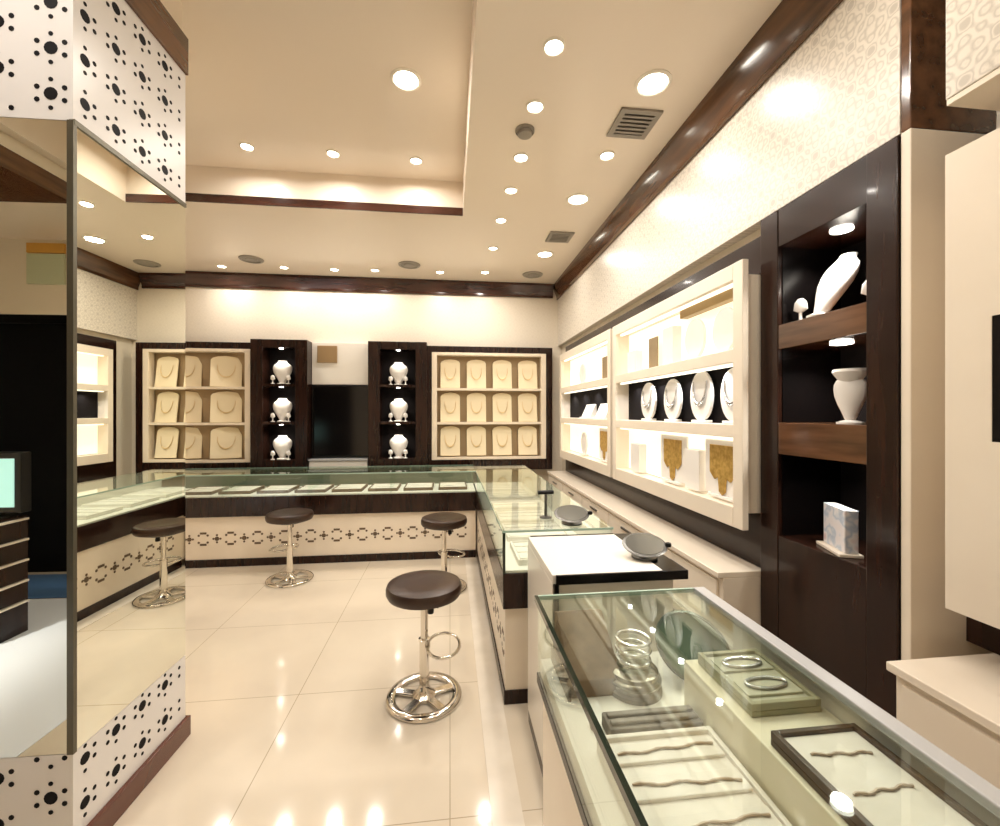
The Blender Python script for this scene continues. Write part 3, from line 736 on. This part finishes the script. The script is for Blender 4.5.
goldbib_m = mottled('gold_bib', (.50, .29, .06), (.72, .47, .14), 40., .35, metal=.5)
def bib(y, z, lab, s=1., grp='gold bib sets on the bottom lit shelves'):
    t = thing('gold_bib_set', lab, 'necklace set', (1.34, y, z), grp)
    w = .20 * s
    pts = [(y - w / 2, z + .26), (y + w / 2, z + .26), (y + w / 2, z + .12), (y + w * .3, z + .085), (y + w * .16, z + .10), (y + w * .12, z + .03), (y, z + .012), (y - w * .12, z + .03), (y - w * .16, z + .10), (y - w * .3, z + .085), (y - w / 2, z + .12)]
    MB().prism(pts, 'x', 1.330, 1.338).build('gold_bib', goldbib_m, t, bevel=.002)
    MB().box(1.3385, y - w * .75, z + .012, 1.352, y + w * .75, z + .285).build('board', vel_m, t, bevel=.003)
    MB().box(1.318, y - w * .5, z, 1.37, y + w * .5, z + .012).build('foot', vel_m, t)
bib(2.46, 1.0805, 'gold bib set on the lowest shelf below the two middle oval stands')
bib(1.98, 1.0805, 'gold bib set on the lowest shelf next to the tall dark cabinet')
bib(3.62, 1.0805, 'gold bib set on the lowest shelf of the farther wall display', .9)
for y, h, lab in ((2.95, .20, 'white block at the far end of the lowest shelf of the large display'), (2.22, .22, 'white block between the two gold bib sets')):
    t = thing('display_block', lab, 'display block', (1.34, y, 1.08)); MB().box(1.315, y - .07, 1.0805, 1.372, y + .07, 1.08 + h).build('block', vel_m, t, bevel=.003)
plate_bust('necklace_stand', 'arched white necklace stand on the top shelf of the farther wall display', 4.25, 1.7905, .20, .20, None)
t = thing('jewellery_card', 'small brown jewellery card on the top shelf of the farther wall display', 'card', (1.34, 3.62, 1.79))
MB().box(1.338, 3.56, 1.80, 1.348, 3.68, 1.99).build('card', MATS['tan_card'], t, bevel=.002); MB().box(1.32, 3.57, 1.7905, 1.37, 3.67, 1.80).build('foot', vel_m, t)
for y, lab in ((4.05, 'low white necklace ramp on the black shelf of the farther display, nearer the corner'), (3.65, 'low white necklace ramp on the black shelf of the farther display, nearer the large display')):
    t = thing('necklace_ramp', lab, 'necklace stand', (1.34, y, 1.449), 'low white ramps in the farther display')
    MB().prism([(1.30, 1.4485), (1.375, 1.4485), (1.375, 1.58), (1.36, 1.585)], 'y', y - .13, y + .13).build('ramp', vel_m, t, bevel=.003)
    MB().box(1.29, y - .14, 1.4485, 1.2995, y + .14, 1.462).build('lip', vel_m, t)
plate_bust('necklace_stand', 'oval white stand on the lowest shelf of the farther display', 4.2, 1.0805, .18, .22, None)

# long ledge cabinet below the wall displays
lg = thing('ledge_cabinet', 'long low cream drawer cabinet under the lit wall displays', 'cabinet', (1.3, 3.5, 0))
MB().box(1.19, 1.76, .0, 1.394, 5.09, .775).build('carcass', lam_m, lg, bevel=.003)
MB().box(1.165, 1.76, .775, 1.394, 5.09, .80).build('top', lam_m, lg, bevel=.003)
for i in range(5):
    y = 1.79 + i * .66
    for z0, z1 in ((.52, .755), (.27, .505), (.08, .255)):
        d = MB().box(1.178, y, z0, 1.1895, y + .645, z1).build('drawer', lam_m, lg, bevel=.002)
        MB().box(1.168, y + .25, z1 - .05, 1.1775, y + .40, z1 - .038).build('handle', grey_m, d)

# ---------------------------------------------------------------- tall dark cabinet
tc = thing('tall_display_cabinet', 'tall dark wood cabinet with three open niches on the side wall', 'display cabinet', (1.5, 1.45, 0))
ty0, ty1, tx0, tx1, tz0, tz1 = 1.162, 1.745, 1.355, 1.655, .56, 2.346
n0, n1 = 1.262, 1.645
MB().box(tx0, ty0, tz0, tx1, n0, tz1).box(tx0, n1, tz0, tx1, ty1, tz1).build('side_panel', wood_m, tc, bevel=.003)
NZ = ((1.865, 2.19), (1.46, 1.765), (.99, 1.33))
prev = tz1
for a, b in NZ:
    MB().box(tx0 + .003, n0, b, tx1, n1, prev).build('shelf', crown_m if prev != tz1 else wood_m, tc, bevel=.002); prev = a
MB().box(tx0 + .003, n0, tz0, tx1, n1, .99).build('lower_panel', wood_m, tc, bevel=.003)
MB().box(tx1 - .012, n0, .99, tx1 - .002, n1, 2.19).build('back_panel', blackfab_m, tc)
MB().box(tx0 + .03, ty0 + .02, 0, tx1, ty1 - .02, tz0).build('plinth', wood_m, tc)
for a, b in NZ: MB().box(tx0 + .02, n1 - .004, a + .001, tx1 - .013, n1 - .0005, b - .001).build('niche_lining', black_m, tc)
for a, b in NZ[:2]:
    MB().lathe([(.036, 0), (.036, -.006), (.02, -.009), (0, -.010)], (1.46, 1.455, b), 20).build('spot_lamp', MATS['cab_lamp'], tc, smooth=True)
    area('cabinet_lamp', (1.46, 1.455, b - .015), .06, 2.2, (1, .95, .86), spread=2.4)
area('cabinet_lamp', (1.45, 1.41, 1.32), .06, .6, (1, .95, .86), spread=2.4)
big_b = make_bust('necklace_bust', 'large white necklace bust leaning in the top niche of the tall cabinet', (1.415, 1.50, 1.8655), .26, None, .62, math.radians(-80)); big_b.scale = (.62, 1, 1)
for x, y, lab in ((1.42, 1.60, 'small white earring stand on the far side of the large leaning bust'), (1.45, 1.335, 'small white earring stand on the near side of the large leaning bust')):
    o = dup(stand0, (x, y, 1.8655), lab, 'earring stands in the tall cabinet', math.radians(-60))
t = make_bust('necklace_bust', 'small white bust with a wide collar in the middle niche of the tall cabinet', (1.45, 1.41, 1.4605), .19, None, 0, math.radians(-60))
for c_ in t.children:
    if c_.name.startswith('torso'): c_.scale = (.68, .8, 1)
MB().loft([(0, 0, .15, .025, .02), (0, 0, .165, .040, .03), (0, 0, .19, .056, .04), (0, 0, .20, .052, .036)], 20).build('collar', vel_m, None, smooth=True).parent = t
def pic():
    m, nt, b = nodes('gift_box_print')
    c = ramp(nt, noise(nt, coords(nt, (1, 1, 1)), 14., 2), [(.30, (.75, .70, .70)), (.42, (.75, .72, .74)), (.5, (.45, .52, .62)), (.58, (.80, .78, .78)), (.72, (.62, .42, .42))])
    L(nt, c, b.inputs['Base Color']); b.inputs['Roughness'].default_value = .3; return m
t = thing('gift_box', 'pale pink and blue printed box in the lowest niche of the tall cabinet', 'gift box', (0, 0, 0))
MB().box(-.015, -.075, .012, .03, .075, .165).build('box', pic(), t, bevel=.004)
MB().box(-.035, -.085, 0, .04, .085, .0115).build('tray', lam_m, t, bevel=.002)
t.location = (1.425, 1.435, .9905); t.rotation_euler = (0, 0, math.radians(-20))

# ---------------------------------------------------------------- near joinery on the side wall
nb = thing('wall_cabinet', 'cream wall cabinet with a dark panel let into its front', 'cabinet', (1.5, .2, .99))
bx, BY1 = 1.30, .993
MB().box(bx, -.9, .985, XN - .002, BY1, 1.43).box(bx, -.9, 1.735, XN - .002, BY1, 2.18).box(bx, .895, 1.43, XN - .002, BY1, 1.735).box(bx, -.9, 1.43, XN - .002, .1, 1.735).build('carcass', lam_m, nb)
MB().box(bx + .002, .1, 1.43, bx + .03, .902, 1.735).build('dark_panel', black_m, nb)
ub = thing('upper_cabinet', 'pale patterned bulkhead cabinet hung under the ceiling above the cream wall cabinet', 'cabinet', (1.5, .2, 2.31))
MB().box(bx, -.9, 2.325, XN - .002, BY1, ZC - .003).build('patterned_box', damy_m, ub, bevel=.003)
MB().box(bx + .002, -.9, 2.31, XN - .002, BY1 - .002, 2.3245).build('underside', lam_m, ub)
struct('trim_10', MB().box(1.55, -.9, .812, XN - .001, 1.128, .984), wood_m)
struct('trim_13', MB().box(1.55, -.9, 2.181, XN - .001, 1.128, 2.3095), wood_m)  # dark strip standing in for the shade in the gap below the upper cabinet
nl = thing('ledge_cabinet', 'near cream drawer cabinet with a broad ledge below the cream wall cabinet', 'cabinet', (1.4, .2, 0))
MB().box(1.225, -.9, 0, XN - .002, 1.055, .785).build('carcass', lam_m, nl, bevel=.003)
MB().box(1.205, -.9, .785, XN - .002, 1.065, .81).build('top', lam_m, nl, bevel=.003)
for i in range(3):
    y = 1.04 - (i + 1) * .62
    for z0, z1 in ((.60, .765), (.42, .585), (.10, .405)):
        d = MB().box(1.213, y, z0, 1.2245, y + .61, z1).build('drawer', lam_m, nl, bevel=.002)
        MB().box(1.203, y + .24, z1 - .045, 1.2125, y + .37, z1 - .033).build('handle', grey_m, d)

# ---------------------------------------------------------------- stools
def make_stool(label):
    t = thing('bar_stool', label, 'stool', (0, 0, 0), 'round brown stools on chrome stems')
    MB().lathe([(0, .535), (.16, .535), (.188, .545), (.197, .562), (.197, .585), (.190, .603), (.165, .612), (.10, .608), (0, .603)], seg=44).build('seat', seat_m, t, smooth=True)
    MB().lathe([(0, .520), (.11, .520), (.12, .534), (0, .534)], seg=30).build('seat_plate', blackpl_m, t, smooth=True)
    MB().lathe([(.026, .03), (.026, .30), (.030, .302), (.030, .312), (.019, .314), (.019, .52)], seg=24).build('pole', chrome_m, t, smooth=True)
    lv = MB().tube([(.02, -.02, .50), (.05, -.03, .495), (.075, -.03, .485)], .007, 8).build('lever', blackpl_m, t, smooth=True)
    MB().lathe([(0, -.02), (.016, -.016), (.018, 0), (.014, .016), (0, .02)], (.035, -.035, .475), 14).build('knob', blackpl_m, lv, smooth=True)
    pts = [(.024, 0, .27)] + [(.10 - .085 * math.cos(a), .125 * math.sin(a), .27) for a in [.35 + (2 * PI - .7) * k / 26 for k in range(27)]] + [(.024, 0.002, .27)]
    MB().tube(pts, .0085, 10).build('footrest', chrome_m, t, smooth=True)
    b = MB().lathe([(.197, .004), (.197, .014), (.190, .022), (.165, .026), (.152, .020), (.152, .004), (.197, .004)], seg=48)
    b.lathe([(.06, .004), (.062, .02), (.045, .034), (.030, .05), (.026, .07), (.020, .07)], seg=30)
    b.build('base', chrome_m, t, smooth=True)
    for k in range(5):
        a = 2 * PI * k / 5 + .35
        M = Matrix.Rotation(a, 4, 'Z')
        MB().box(.05, -.022, .006, .158, .022, .022, M=M).build('spoke', chrome_m, t, bevel=.005)
        MB().lathe([(0, 0), (.014, 0), (.014, .005), (0, .005)], (.175 * math.cos(a), .175 * math.sin(a), 0), 12).build('glide', blackpl_m, t)
    return t
st = make_stool('round brown stool on a chrome stem, nearest the camera')
st.location = (-.135, 2.30, 0)
dup(st, (-1.43, 4.06, 0), 'round brown stool standing before the middle of the back counter', rz=2.4)
dup(st, (-.05, 3.72, 0), 'round brown stool behind the nearest stool, close to the counter corner', rz=.9)

# ---------------------------------------------------------------- camera and view
cam = bpy.data.cameras.new('camera'); co = bpy.data.objects.new('camera', cam); COL.objects.link(co)
cam.sensor_width = 36; cam.lens = 36 * 430 / 1000; cam.clip_start = .02
co.location = (0, 0, 1.5); co.rotation_euler = (PI / 2, 0, -math.atan(50 / 430))
S.camera = co
w = bpy.data.worlds.new('world'); S.world = w; w.use_nodes = True
w.node_tree.nodes['Background'].inputs[0].default_value = (.9, .85, .75, 1); w.node_tree.nodes['Background'].inputs[1].default_value = .3
S.view_settings.view_transform = 'Standard'; S.view_settings.look = 'None'; S.view_settings.gamma = 1
S.view_settings.use_curve_mapping = False; S.view_settings.exposure = 0.5
cy = S.cycles
col.rotation_euler = (0, 0, math.radians(-1.5)); col.location.x -= .003
cy.max_bounces = 14; cy.diffuse_bounces = 6; cy.glossy_bounces = 6; cy.transmission_bounces = 6; cy.transparent_max_bounces = 24
cy.caustics_reflective = False; cy.caustics_refractive = False
cy.use_denoising = True; cy.sample_clamp_indirect = 6
